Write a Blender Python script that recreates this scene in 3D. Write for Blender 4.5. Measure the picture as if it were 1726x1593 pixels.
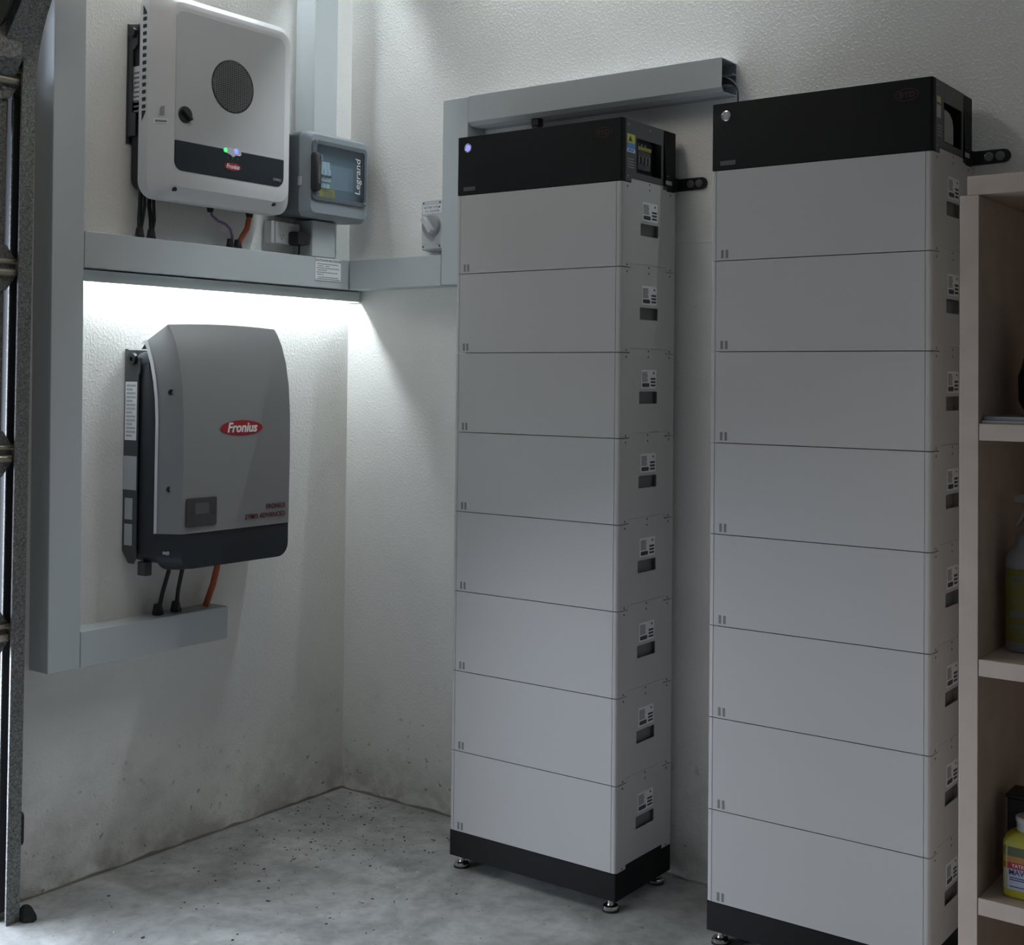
import bpy, bmesh, math, random
from mathutils import Vector, Matrix
random.seed(7)
for o in list(bpy.data.objects): bpy.data.objects.remove(o)
SC = bpy.context.scene
COL = SC.collection
PI = math.pi

# ------------------------------------------------------------------ camera
def make_camera():
    yaw, pitch, roll = -0.6127, 0.0229, -0.0096
    f = Vector((math.sin(yaw)*math.cos(pitch), math.cos(yaw)*math.cos(pitch), math.sin(pitch)))
    r = Vector((math.cos(yaw), -math.sin(yaw), 0))
    d = f.cross(r)
    c, s = math.cos(roll), math.sin(roll)
    r2 = c*r + s*d
    d2 = -s*r + c*d
    up, back = -d2, -f
    m = Matrix(((r2.x, up.x, back.x, 3.2126), (r2.y, up.y, back.y, -3.2066), (r2.z, up.z, back.z, 1.4344), (0, 0, 0, 1)))
    cd = bpy.data.cameras.new('camera')
    cd.sensor_width = 36; cd.sensor_fit = 'HORIZONTAL'
    cd.lens = 2146.6/1726*36
    cd.shift_x = (863-962.94)/1726
    cd.shift_y = (588.36-796.5)/1726
    cd.clip_start = 0.05
    co = bpy.data.objects.new('camera', cd); COL.objects.link(co)
    co.matrix_world = m
    SC.camera = co
make_camera()

# ------------------------------------------------------------------ light and exposure
SC.view_settings.view_transform = 'Standard'
SC.view_settings.look = 'None'
SC.view_settings.gamma = 1
SC.view_settings.use_curve_mapping = False
SC.view_settings.exposure = 0.0
SC.cycles.max_bounces = 10
SC.cycles.diffuse_bounces = 7
w = bpy.data.worlds.new('world'); SC.world = w; w.use_nodes = True
bg = w.node_tree.nodes['Background']
bg.inputs[0].default_value = (0.72, 0.83, 1.0, 1); bg.inputs[1].default_value = 0.6

def area(name, loc, rot, sx, sy, power, color):
    l = bpy.data.lights.new(name, 'AREA'); l.shape = 'RECTANGLE'; l.size = sx; l.size_y = sy
    l.energy = power; l.color = color
    o = bpy.data.objects.new(name, l); COL.objects.link(o); o.location = loc; o.rotation_euler = rot
    return o
K = dict(gap=290, fill_left=2, back=0.3, ceil=7, led1=140, led2=260, led3=440, world=.6)
# daylight that comes in under the half raised garage door (left side of the room)
area('daylight_under_door', (-1.35, -2.75, 0.98), (0, -PI/2+.25, 0), 1.9, 3.4, K['gap'], (0.78, 0.86, 1.0))
# added fill light from the left, out of view in a wall opening
area('left_fill_light', (-0.1, -5.3, 1.08), (0, -PI/2, 0), 2.0, 2.2, K['fill_left'], (1.0, 0.96, 0.92))
# added weak fill behind the viewer, not a fitting of the garage
area('rear_fill_light', (3.4, -6.45, 2.2), (PI/2, 0, 0), 2.4, .8, K['back'], (1.0, 0.95, 0.88))
# added overhead fill that brightens inverters and walls, unseen, no real lamp
area('overhead_fill_light', (1.05, -1.45, 3.17), (0, 0, 0), 0.3, 1.2, K['ceil'], (1.0, 0.93, 0.84))
bg.inputs[1].default_value = K['world']
LED3 = (.55, 1.85)


# ------------------------------------------------------------------ materials
def mat(name, col, rough=0.5, metal=0.0, bump=0.0, bscale=400, emis=None, estr=0, trans=0, alpha=1, spec=0.5, var=0.0, vscale=3):
    m = bpy.data.materials.new(name); m.use_nodes = True
    nt = m.node_tree; b = nt.nodes['Principled BSDF']
    b.inputs['Base Color'].default_value = (*col, 1)
    b.inputs['Roughness'].default_value = rough
    b.inputs['Metallic'].default_value = metal
    b.inputs['Specular IOR Level'].default_value = spec
    if trans: b.inputs['Transmission Weight'].default_value = trans
    if emis: b.inputs['Emission Color'].default_value = (*emis, 1); b.inputs['Emission Strength'].default_value = estr
    tc = nt.nodes.new('ShaderNodeTexCoord')
    if bump:
        n = nt.nodes.new('ShaderNodeTexNoise'); n.inputs['Scale'].default_value = bscale; n.inputs['Detail'].default_value = 3
        bp = nt.nodes.new('ShaderNodeBump'); bp.inputs['Strength'].default_value = bump; bp.inputs['Distance'].default_value = 0.001
        nt.links.new(tc.outputs['Object'], n.inputs['Vector']); nt.links.new(n.outputs['Fac'], bp.inputs['Height'])
        nt.links.new(bp.outputs['Normal'], b.inputs['Normal'])
    if var:
        n = nt.nodes.new('ShaderNodeTexNoise'); n.inputs['Scale'].default_value = vscale; n.inputs['Detail'].default_value = 5
        r = nt.nodes.new('ShaderNodeValToRGB')
        r.color_ramp.elements[0].position = .35; r.color_ramp.elements[1].position = .65
        r.color_ramp.elements[0].color = (*[c*(1-var) for c in col], 1); r.color_ramp.elements[1].color = (*[min(1, c*(1+var)) for c in col], 1)
        nt.links.new(tc.outputs['Object'], n.inputs['Vector']); nt.links.new(n.outputs['Fac'], r.inputs['Fac'])
        nt.links.new(r.outputs['Color'], b.inputs['Base Color'])
    return m

def wall_mat(name, base, stain=True):
    m = bpy.data.materials.new(name); m.use_nodes = True
    nt = m.node_tree; L = nt.links; b = nt.nodes['Principled BSDF']
    b.inputs['Roughness'].default_value = 0.75; b.inputs['Specular IOR Level'].default_value = 0.25
    tc = nt.nodes.new('ShaderNodeTexCoord')
    def noise(sc, det=4, rough=.5):
        n = nt.nodes.new('ShaderNodeTexNoise'); n.inputs['Scale'].default_value = sc; n.inputs['Detail'].default_value = det
        n.inputs['Roughness'].default_value = rough
        L.new(tc.outputs['Object'], n.inputs['Vector']); return n
    def ramp(src, a, c):
        r = nt.nodes.new('ShaderNodeMapRange'); r.inputs[1].default_value = a; r.inputs[2].default_value = c
        L.new(src, r.inputs[0]); return r.outputs[0]
    def mth(op, a, c):
        x = nt.nodes.new('ShaderNodeMath'); x.operation = op
        for i, v in ((0, a), (1, c)):
            if isinstance(v, (int, float)): x.inputs[i].default_value = v
            else: L.new(v, x.inputs[i])
        return x.outputs[0]
    # trowelled render: rounded lumps of about a centimetre plus fine grain
    n1, n2, n3 = noise(120, 3, .5), noise(330, 2), noise(6, 3)
    lumps = ramp(n1.outputs['Fac'], .50, .68)
    h = mth('ADD', mth('MULTIPLY', lumps, .75), mth('MULTIPLY', n2.outputs['Fac'], .18))
    h = mth('ADD', h, mth('MULTIPLY', n3.outputs['Fac'], .8))
    bp = nt.nodes.new('ShaderNodeBump'); bp.inputs['Strength'].default_value = .7; bp.inputs['Distance'].default_value = .0013
    L.new(h, bp.inputs['Height']); L.new(bp.outputs['Normal'], b.inputs['Normal'])
    mix = nt.nodes.new('ShaderNodeMixRGB'); mix.inputs['Color1'].default_value = (*base, 1); mix.inputs['Color2'].default_value = (*[c*.88 for c in base], 1)
    L.new(ramp(noise(1.7, 4).outputs['Fac'], .4, .7), mix.inputs['Fac'])
    col = mix.outputs['Color']
    if stain:
        sx = nt.nodes.new('ShaderNodeSeparateXYZ'); L.new(tc.outputs['Object'], sx.inputs[0])
        low = ramp(sx.outputs['Z'], .45, .02)
        vlow = ramp(sx.outputs['Z'], .16, .0)
        patch = ramp(noise(5, 6, .65).outputs['Fac'], .50, .72)
        specks = ramp(noise(38, 3).outputs['Fac'], .66, .72)
        f1 = mth('MULTIPLY', mth('MULTIPLY', patch, low), .45)
        f2 = mth('MULTIPLY', mth('MULTIPLY', specks, low), .8)
        f3 = mth('MULTIPLY', mth('MULTIPLY', vlow, ramp(noise(14, 5).outputs['Fac'], .38, .6)), .5)
        joint = mth('MULTIPLY', ramp(mth('ADD', sx.outputs['Z'], mth('MULTIPLY', noise(11, 4).outputs['Fac'], -.024)), -.001, -.006), .8)
        fac = mth('MAXIMUM', mth('MAXIMUM', mth('MAXIMUM', f1, f2), f3), joint)
        m2 = nt.nodes.new('ShaderNodeMixRGB'); L.new(col, m2.inputs['Color1']); m2.inputs['Color2'].default_value = (.16, .13, .10, 1)
        L.new(fac, m2.inputs['Fac']); col = m2.outputs['Color']
    L.new(col, b.inputs['Base Color'])
    return m

def floor_mat():
    m = bpy.data.materials.new('concrete'); m.use_nodes = True
    nt = m.node_tree; L = nt.links; b = nt.nodes['Principled BSDF']
    b.inputs['Roughness'].default_value = .62; b.inputs['Specular IOR Level'].default_value = .35
    tc = nt.nodes.new('ShaderNodeTexCoord')
    def noise(sc, det=5, rough=.55, dist=0):
        n = nt.nodes.new('ShaderNodeTexNoise'); n.inputs['Scale'].default_value = sc; n.inputs['Detail'].default_value = det
        n.inputs['Roughness'].default_value = rough; n.inputs['Distortion'].default_value = dist
        L.new(tc.outputs['Object'], n.inputs['Vector']); return n.outputs['Fac']
    def ramp(src, stops):
        r = nt.nodes.new('ShaderNodeValToRGB'); e = r.color_ramp.elements
        e[0].position, e[0].color = stops[0][0], (*stops[0][1], 1); e[1].position, e[1].color = stops[-1][0], (*stops[-1][1], 1)
        for p, c in stops[1:-1]: x = e.new(p); x.color = (*c, 1)
        L.new(src, r.inputs[0]); return r.outputs[0]
    a = ramp(noise(2.6, 8, .6, .6), [(.36, (.30, .305, .30)), (.5, (.40, .41, .40)), (.6, (.53, .54, .53))])
    c = ramp(noise(22, 6, .6, .4), [(.35, (.8, .8, .78)), (.55, (1, 1, 1)), (.72, (1.12, 1.12, 1.12))])
    d = ramp(noise(60, 4, .5), [(.26, (.45, .44, .42)), (.32, (1, 1, 1))])
    m1 = nt.nodes.new('ShaderNodeMixRGB'); m1.blend_type = 'MULTIPLY'; m1.inputs['Fac'].default_value = 1; L.new(a, m1.inputs[1]); L.new(c, m1.inputs[2])
    m2 = nt.nodes.new('ShaderNodeMixRGB'); m2.blend_type = 'MULTIPLY'; m2.inputs['Fac'].default_value = 1; L.new(m1.outputs[0], m2.inputs[1]); L.new(d, m2.inputs[2])
    L.new(m2.outputs[0], b.inputs['Base Color'])
    bp = nt.nodes.new('ShaderNodeBump'); bp.inputs['Strength'].default_value = .35; bp.inputs['Distance'].default_value = .003
    L.new(noise(30, 6, .6), bp.inputs['Height']); L.new(bp.outputs[0], b.inputs['Normal'])
    return m

def galv_mat():
    m = bpy.data.materials.new('galvanised_steel'); m.use_nodes = True
    nt = m.node_tree; L = nt.links; b = nt.nodes['Principled BSDF']
    b.inputs['Metallic'].default_value = .55; b.inputs['Roughness'].default_value = .5
    tc = nt.nodes.new('ShaderNodeTexCoord'); v = nt.nodes.new('ShaderNodeTexNoise'); v.inputs['Scale'].default_value = 170; v.inputs['Detail'].default_value = 5; v.inputs['Distortion'].default_value = 1.2
    r = nt.nodes.new('ShaderNodeValToRGB'); r.color_ramp.elements[0].position = .38; r.color_ramp.elements[0].color = (.11, .112, .108, 1)
    r.color_ramp.elements[1].position = .66; r.color_ramp.elements[1].color = (.33, .335, .325, 1)
    L.new(tc.outputs['Object'], v.inputs['Vector']); L.new(v.outputs['Fac'], r.inputs[0]); L.new(r.outputs[0], b.inputs['Base Color'])
    return m

M = {}
M['wall'] = wall_mat('white_render', (.88, .87, .84))
M['wallp'] = wall_mat('white_render_plain', (.88, .87, .84), False)
M['floor'] = floor_mat()
M['ceil'] = mat('ceiling_paint', (.6, .6, .58), .8)
M['trunk'] = mat('grey_trunking_plastic', (.53, .57, .59), .42, bump=.05)
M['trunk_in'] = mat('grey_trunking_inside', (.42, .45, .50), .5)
M['led'] = mat('led_strip_glow', (1, 1, 1), .5, emis=(.86, .955, 1.0), estr=K['led1'])
M['led2'] = mat('led_strip_glow_upper', (1, 1, 1), .5, emis=(.86, .955, 1.0), estr=K['led2'])
M['led3'] = mat('led_strip_glow_back', (1, 1, 1), .5, emis=(.86, .955, 1.0), estr=K['led3'])
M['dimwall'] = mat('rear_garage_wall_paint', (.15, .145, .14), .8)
M['led_case'] = mat('led_channel_white', (.66, .70, .70), .4)
M['mod'] = mat('light_grey_powder_coat', (.535, .53, .52), .42, bump=.10, bscale=900)
M['mod2'] = mat('mark_grey', (.20, .20, .20), .5)
M['blk'] = mat('charcoal_powder_coat', (.007, .0075, .008), .55, spec=.25, bump=.1, bscale=900)
M['blkside'] = mat('dark_grey_side_sheet', (.075, .08, .085), .45, bump=.08, bscale=900)
M['black'] = mat('black_plastic', (.012, .012, .013), .45)
M['rubber'] = mat('black_rubber', (.015, .015, .015), .8)
M['chrome'] = mat('bright_steel', (.62, .61, .58), .22, metal=1)
M['darksteel'] = mat('dark_bolt', (.30, .30, .30), .35, metal=.8)
M['lab'] = mat('sticker_white', (.82, .83, .84), .45)
M['ink'] = mat('sticker_print', (.22, .23, .25), .6)
M['ink2'] = mat('sticker_print_dark', (.05, .05, .06), .6)
M['labgrey'] = mat('sticker_grey', (.40, .42, .44), .5)
M['yel'] = mat('warning_yellow', (.72, .52, .05), .5)
M['yel2'] = mat('label_yellow_pale', (.55, .52, .12), .5)
M['blue'] = mat('label_blue', (.10, .28, .62), .5)
M['red'] = mat('emblem_red', (.36, .014, .022), .45)
M['dred'] = mat('emblem_dark_red', (.032, .004, .005), .5)
M['whitetxt'] = mat('lettering_white', (.80, .80, .80), .5)
M['greytxt'] = mat('lettering_grey', (.33, .33, .34), .5)
M['invgrey'] = mat('inverter_warm_grey', (.26, .26, .265), .42, bump=.2, bscale=700)
M['invside'] = M['invgrey']
M['inv1c'] = mat('inverter_light_grey', (.66, .66, .67), .42, bump=.12, bscale=700)
M['inv1p'] = mat('inverter_panel_grey', (.52, .53, .54), .4, bump=.08, bscale=700)
M['band'] = mat('inverter_dark_band', (.016, .022, .028), .35, spec=.3)
M['invdark'] = mat('inverter_charcoal', (.026, .030, .036), .4, spec=.3, bump=.15, bscale=500)
M['plate'] = mat('bracket_black_steel', (.05, .055, .06), .45)
M['whitel'] = mat('thin_light_edge', (.62, .62, .66), .4)
M['encl'] = mat('enclosure_grey', (.25, .285, .31), .38)
M['enclside'] = mat('enclosure_dark_shaded', (.10, .115, .13), .4)
M['breaker'] = mat('breaker_white', (.85, .88, .88), .4)
M['white'] = mat('white_plastic', (.74, .75, .74), .4)
M['isog'] = mat('isolator_grey', (.58, .60, .61), .42)
M['cable_o'] = mat('orange_cable_sheath', (.42, .09, .03), .5)
M['cable_p'] = mat('purple_cable_sheath', (.20, .11, .26), .5)
M['galv'] = galv_mat()
M['doorp'] = mat('door_panel_back', (.10, .095, .09), .6, var=.3, vscale=10)
M['brown'] = mat('dark_timber', (.05, .045, .04), .7)
M['trackblk'] = mat('track_black', (.02, .02, .022), .6)
M['brass'] = mat('worn_zinc_roller', (.45, .42, .34), .35, metal=.9)
M['shelf'] = mat('cream_painted_board', (.66, .55, .46), .55, var=.05, vscale=14, bump=.25, bscale=150)
M['hdpe'] = mat('milky_bottle_plastic', (.34, .34, .37), .4)
M['byel'] = mat('yellow_bottle_plastic', (.42, .37, .035), .4)
M['capw'] = mat('bottle_cap_white', (.45, .44, .42), .5)
M['green'] = mat('label_green_brown', (.10, .12, .06), .5)
M['orangel'] = mat('label_orange', (.45, .20, .05), .5)
M['lilac'] = mat('label_pale_lilac', (.42, .43, .52), .5)
M['navy'] = mat('label_navy', (.03, .04, .16), .5)
M['paper'] = mat('magazine_paper', (.45, .45, .48), .6)
M['badge'] = mat('badge_grey', (.13, .13, .13), .5)
M['fred'] = mat('faded_red_tag', (.16, .05, .045), .7, var=.4, vscale=60)
M['blabel'] = mat('bottle_label_yellow', (.25, .22, .04), .5)
M['maroon'] = mat('lettering_maroon', (.12, .012, .016), .5)
M['reveal_dark'] = mat('reveal_darkening_grey', (.24, .24, .24), .6)
M['gled'] = mat('green_indicator', (.1, .9, .2), .3, emis=(.05, 1, .2), estr=1.2)
M['bled'] = mat('blue_indicator', (.15, .2, 1), .3, emis=(.12, .15, 1), estr=2)
M['bled2'] = mat('violet_indicator', (.3, .3, 1), .3, emis=(.30, .28, 1), estr=.9)
M['lcd'] = mat('lcd_glass', (.10, .10, .095), .25)
M['lcdb'] = mat('lcd_surround', (.05, .05, .05), .35)
M['debd'] = mat('dark_grit', (.05, .045, .04), .8)
M['debw'] = mat('plaster_crumb', (.75, .74, .72), .8)
def glass_mat():
    m = bpy.data.materials.new('smoked_clear_window'); m.use_nodes = True
    nt = m.node_tree; nt.nodes.clear(); L = nt.links
    o = nt.nodes.new('ShaderNodeOutputMaterial'); t = nt.nodes.new('ShaderNodeBsdfTransparent'); t.inputs[0].default_value = (.80, .86, .90, 1)
    g = nt.nodes.new('ShaderNodeBsdfGlossy'); g.inputs['Roughness'].default_value = .12; g.inputs['Color'].default_value = (.8, .9, 1, 1)
    mx = nt.nodes.new('ShaderNodeMixShader'); mx.inputs[0].default_value = .06; L.new(t.outputs[0], mx.inputs[1]); L.new(g.outputs[0], mx.inputs[2]); L.new(mx.outputs[0], o.inputs[0])
    return m
M['glass'] = glass_mat()

# ------------------------------------------------------------------ mesh helpers (all in world coordinates)
def wloc(o):
    v = Vector((0, 0, 0))
    while o is not None: v += o.location; o = o.parent
    return v

class MB:
    def __init__(s): s.v = []; s.f = []; s.m = []
    def add(s, vs, fs, mi=0):
        n = len(s.v); s.v += [tuple(p) for p in vs]
        for f in fs: s.f.append([i+n for i in f]); s.m.append(mi)
        return s
    def box(s, x0, x1, y0, y1, z0, z1, mi=0):
        x0, x1 = sorted((x0, x1)); y0, y1 = sorted((y0, y1)); z0, z1 = sorted((z0, z1))
        return s.add([(x0,y0,z0),(x1,y0,z0),(x1,y1,z0),(x0,y1,z0),(x0,y0,z1),(x1,y0,z1),(x1,y1,z1),(x0,y1,z1)],
                     [(3,2,1,0),(4,5,6,7),(0,1,5,4),(1,2,6,5),(2,3,7,6),(3,0,4,7)], mi)
    def prism(s, poly, ax, a0, a1, mi=0):
        # poly: 2D points in the two remaining axes (in xyz order), extruded along ax from a0 to a1
        def P(p, a):
            return {0: (a, p[0], p[1]), 1: (p[0], a, p[1]), 2: (p[0], p[1], a)}[ax]
        n = len(poly); vs = [P(p, a0) for p in poly]+[P(p, a1) for p in poly]
        fs = [list(range(n))[::-1], list(range(n, 2*n))]+[(i, (i+1) % n, n+(i+1) % n, n+i) for i in range(n)]
        return s.add(vs, fs, mi)
    def plate(s, outer, holes, ax, a0, a1, mi=0):
        # polygon with holes, extruded
        def P(p, a):
            return {0: (a, p[0], p[1]), 1: (p[0], a, p[1]), 2: (p[0], p[1], a)}[ax]
        bm = bmesh.new(); edges = []
        loops = [outer]+holes
        for lp in loops:
            vs = [bm.verts.new(P(p, a0)) for p in lp]
            for i in range(len(vs)): edges.append(bm.edges.new((vs[i], vs[(i+1) % len(vs)])))
        bmesh.ops.triangle_fill(bm, use_beauty=True, use_dissolve=False, edges=edges)
        g = bmesh.ops.extrude_face_region(bm, geom=list(bm.faces))
        dv = Vector(P((0, 0), a1))-Vector(P((0, 0), a0))
        bmesh.ops.translate(bm, verts=[x for x in g['geom'] if isinstance(x, bmesh.types.BMVert)], vec=dv)
        bm.verts.index_update()
        s.add([v.co[:] for v in bm.verts], [[v.index for v in f.verts] for f in bm.faces], mi); bm.free()
        return s
    def cyl(s, p0, p1, r, seg=20, mi=0, r2=None):
        p0, p1 = Vector(p0), Vector(p1); r2 = r if r2 is None else r2
        d = (p1-p0).normalized(); a = d.orthogonal().normalized(); b = d.cross(a)
        vs = [p0+r*(math.cos(t)*a+math.sin(t)*b) for t in (2*PI*i/seg for i in range(seg))]
        vs += [p1+r2*(math.cos(t)*a+math.sin(t)*b) for t in (2*PI*i/seg for i in range(seg))]
        fs = [(i, (i+1) % seg, seg+(i+1) % seg, seg+i) for i in range(seg)]+[list(range(seg))[::-1], list(range(seg, 2*seg))]
        return s.add(vs, fs, mi)
    def tube(s, pts, r, seg=12, mi=0):
        pts = [Vector(p) for p in pts]
        n = len(pts); rings = []; a = None
        for i, p in enumerate(pts):
            d = (pts[min(i+1, n-1)]-pts[max(i-1, 0)]).normalized()
            a = d.orthogonal().normalized() if a is None else (a-a.dot(d)*d).normalized()
            b = d.cross(a); rings.append([p+r*(math.cos(2*PI*k/seg)*a+math.sin(2*PI*k/seg)*b) for k in range(seg)])
        vs = [v for rg in rings for v in rg]; fs = []
        for i in range(n-1):
            for k in range(seg): fs.append((i*seg+k, i*seg+(k+1) % seg, (i+1)*seg+(k+1) % seg, (i+1)*seg+k))
        fs += [list(range(seg))[::-1], list(range((n-1)*seg, n*seg))]
        return s.add(vs, fs, mi)
    def lathe(s, prof, c, seg=24, mi=0, ax=2, sx=1, sy=1):
        # prof: (radius, height) pairs, about axis ax through c
        vs = []; fs = []
        for r, h in prof:
            for k in range(seg):
                t = 2*PI*k/seg; u, v = r*sx*math.cos(t), r*sy*math.sin(t)
                vs.append({2: (c[0]+u, c[1]+v, c[2]+h), 0: (c[0]+h, c[1]+u, c[2]+v), 1: (c[0]+u, c[1]+h, c[2]+v)}[ax])
        n = len(prof)
        for i in range(n-1):
            for k in range(seg): fs.append((i*seg+k, i*seg+(k+1) % seg, (i+1)*seg+(k+1) % seg, (i+1)*seg+k))
        fs += [list(range(seg))[::-1], list(range((n-1)*seg, n*seg))]
        return s.add(vs, fs, mi)
    def loft(s, rings, mi=0, cap=True):
        n = len(rings[0]); vs = [p for r in rings for p in r]; fs = []
        for i in range(len(rings)-1):
            for k in range(n): fs.append((i*n+k, i*n+(k+1) % n, (i+1)*n+(k+1) % n, (i+1)*n+k))
        if cap: fs += [list(range(n))[::-1], list(range((len(rings)-1)*n, len(rings)*n))]
        return s.add(vs, fs, mi)
    def build(s, name, mats, parent=None, bevel=0, smooth=False, bseg=2, ang=35):
        me = bpy.data.meshes.new(name)
        off = wloc(parent) if parent is not None else Vector((0, 0, 0))
        if parent is None and s.v:
            xs, ys, zs = zip(*s.v); off = Vector(((min(xs)+max(xs))/2, (min(ys)+max(ys))/2, min(zs)))
        me.from_pydata([(x-off.x, y-off.y, z-off.z) for x, y, z in s.v], [], s.f)
        if not isinstance(mats, (list, tuple)): mats = [mats]
        for m in mats: me.materials.append(m)
        me.polygons.foreach_set('material_index', s.m)
        bm = bmesh.new(); bm.from_mesh(me); bmesh.ops.recalc_face_normals(bm, faces=bm.faces); bm.to_mesh(me); bm.free()
        if smooth or bevel:
            me.polygons.foreach_set('use_smooth', [True]*len(me.polygons)); me.set_sharp_from_angle(angle=math.radians(ang))
        o = bpy.data.objects.new(name, me); COL.objects.link(o)
        if parent is not None: o.parent = parent
        else: o.location = off
        if bevel:
            md = o.modifiers.new('bevel', 'BEVEL'); md.width = bevel; md.segments = bseg; md.limit_method = 'ANGLE'; md.angle_limit = math.radians(40)
            md.harden_normals = True
        return o

def rrect(x, y0, y1, z0, z1, r, n=5):
    # rounded rectangle ring in the plane x=const
    pts = []
    for cy, cz, a0 in ((y1-r, z1-r, 0), (y0+r, z1-r, PI/2), (y0+r, z0+r, PI), (y1-r, z0+r, 1.5*PI)):
        for k in range(n+1):
            a = a0+PI/2*k/n; pts.append((x, cy+r*math.cos(a), cz+r*math.sin(a)))
    return pts
def rpoly(a0, a1, b0, b1, r, n=4):
    return [(p[1], p[2]) for p in rrect(0, a0, a1, b0, b1, r, n)]

def tag(o, label=None, cat=None, group=None, kind=None):
    if label: o['label'] = label
    if cat: o['category'] = cat
    if group: o['group'] = group
    if kind: o['kind'] = kind
    return o
def thing(name, label, cat, loc, group=None):
    o = bpy.data.objects.new(name, None); COL.objects.link(o); o.location = loc; o.empty_display_size = .05
    return tag(o, label, cat, group)
def copy_tree(o, parent=None):
    c = o.copy(); COL.objects.link(c); c.parent = parent
    for ch in list(o.children): copy_tree(ch, c)
    return c

def text(body, name, m, parent, origin, right, up, size, shear=0, bold=0, align='CENTER', depth=.0004, sx=1, space=1):
    cu = bpy.data.curves.new(name, 'FONT'); cu.body = body; cu.size = size; cu.align_x = align; cu.align_y = 'CENTER'
    cu.shear = shear; cu.offset = bold*size; cu.extrude = depth; cu.resolution_u = 3; cu.space_character = space
    t = bpy.data.objects.new(name, cu); COL.objects.link(t)
    bpy.context.view_layer.update()
    me = bpy.data.meshes.new_from_object(t.evaluated_get(bpy.context.evaluated_depsgraph_get()))
    bpy.data.objects.remove(t)
    right, up = Vector(right).normalized(), Vector(up).normalized(); nn = right.cross(up)
    org = Vector(origin)-wloc(parent)
    for v in me.vertices: v.co = org+right*v.co.x*sx+up*v.co.y+nn*v.co.z
    me.materials.clear(); me.materials.append(m)
    o = bpy.data.objects.new(name, me); COL.objects.link(o); o.parent = parent
    return o
XR = (0, 1, 0)      # reading direction on surfaces that face +x (left wall things)
UP = (0, 0, 1)
YR = (1, 0, 0)      # reading direction on surfaces that face -y (back wall things)

# ------------------------------------------------------------------ setting
def struct(o): o['kind'] = 'structure'; return o
RX, RY, CH = 5.6, -6.6, 3.22
struct(MB().box(-2.5, RX+.2, RY-.2, .2, -.12, 0).build('floor', M['floor']))
struct(MB().box(0, RX+.2, 0, .2, 0, CH).build('wall_back', M['wall']))
struct(MB().box(-.2, 0, -1.298, .2, 0, CH).build('wall_left', M['wall']))
struct(MB().box(-.2, 0, -3.95, -1.298, 2.36, CH).build('wall_left_header', M['wallp']))
struct(MB().box(-.2, 0, -4.2, -3.95, 0, CH).box(-.2, 0, -6.4, -4.2, 2.15, CH).box(-.2, 0, RY, -6.4, 0, CH).build('wall_left_pier', M['dimwall']))
struct(MB().box(RX, RX+.2, RY, 0, 0, CH).build('wall_right', M['dimwall']))
struct(MB().box(-.2, .0, RY-.2, RY, 0, CH).box(0, RX+.2, RY-.2, RY, 0, CH).build('wall_front', M['dimwall']))
struct(MB().box(-.2, RX+.2, RY-.2, .2, CH, CH+.15).build('ceiling', M['ceil']))
struct(MB().box(-.2, -.002, -1.312, -1.2985, 0, 2.355).build('added_trim', M['reveal_dark']))  # board added to darken the over-lit reveal of the door opening
# faint horizontal plaster ridge between the towers
struct(MB().prism([(-.0022, 1.829), (0, 1.826), (0, 1.834)], 0, 1.33, 1.66).build('trim_1', M['wallp']))

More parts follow.
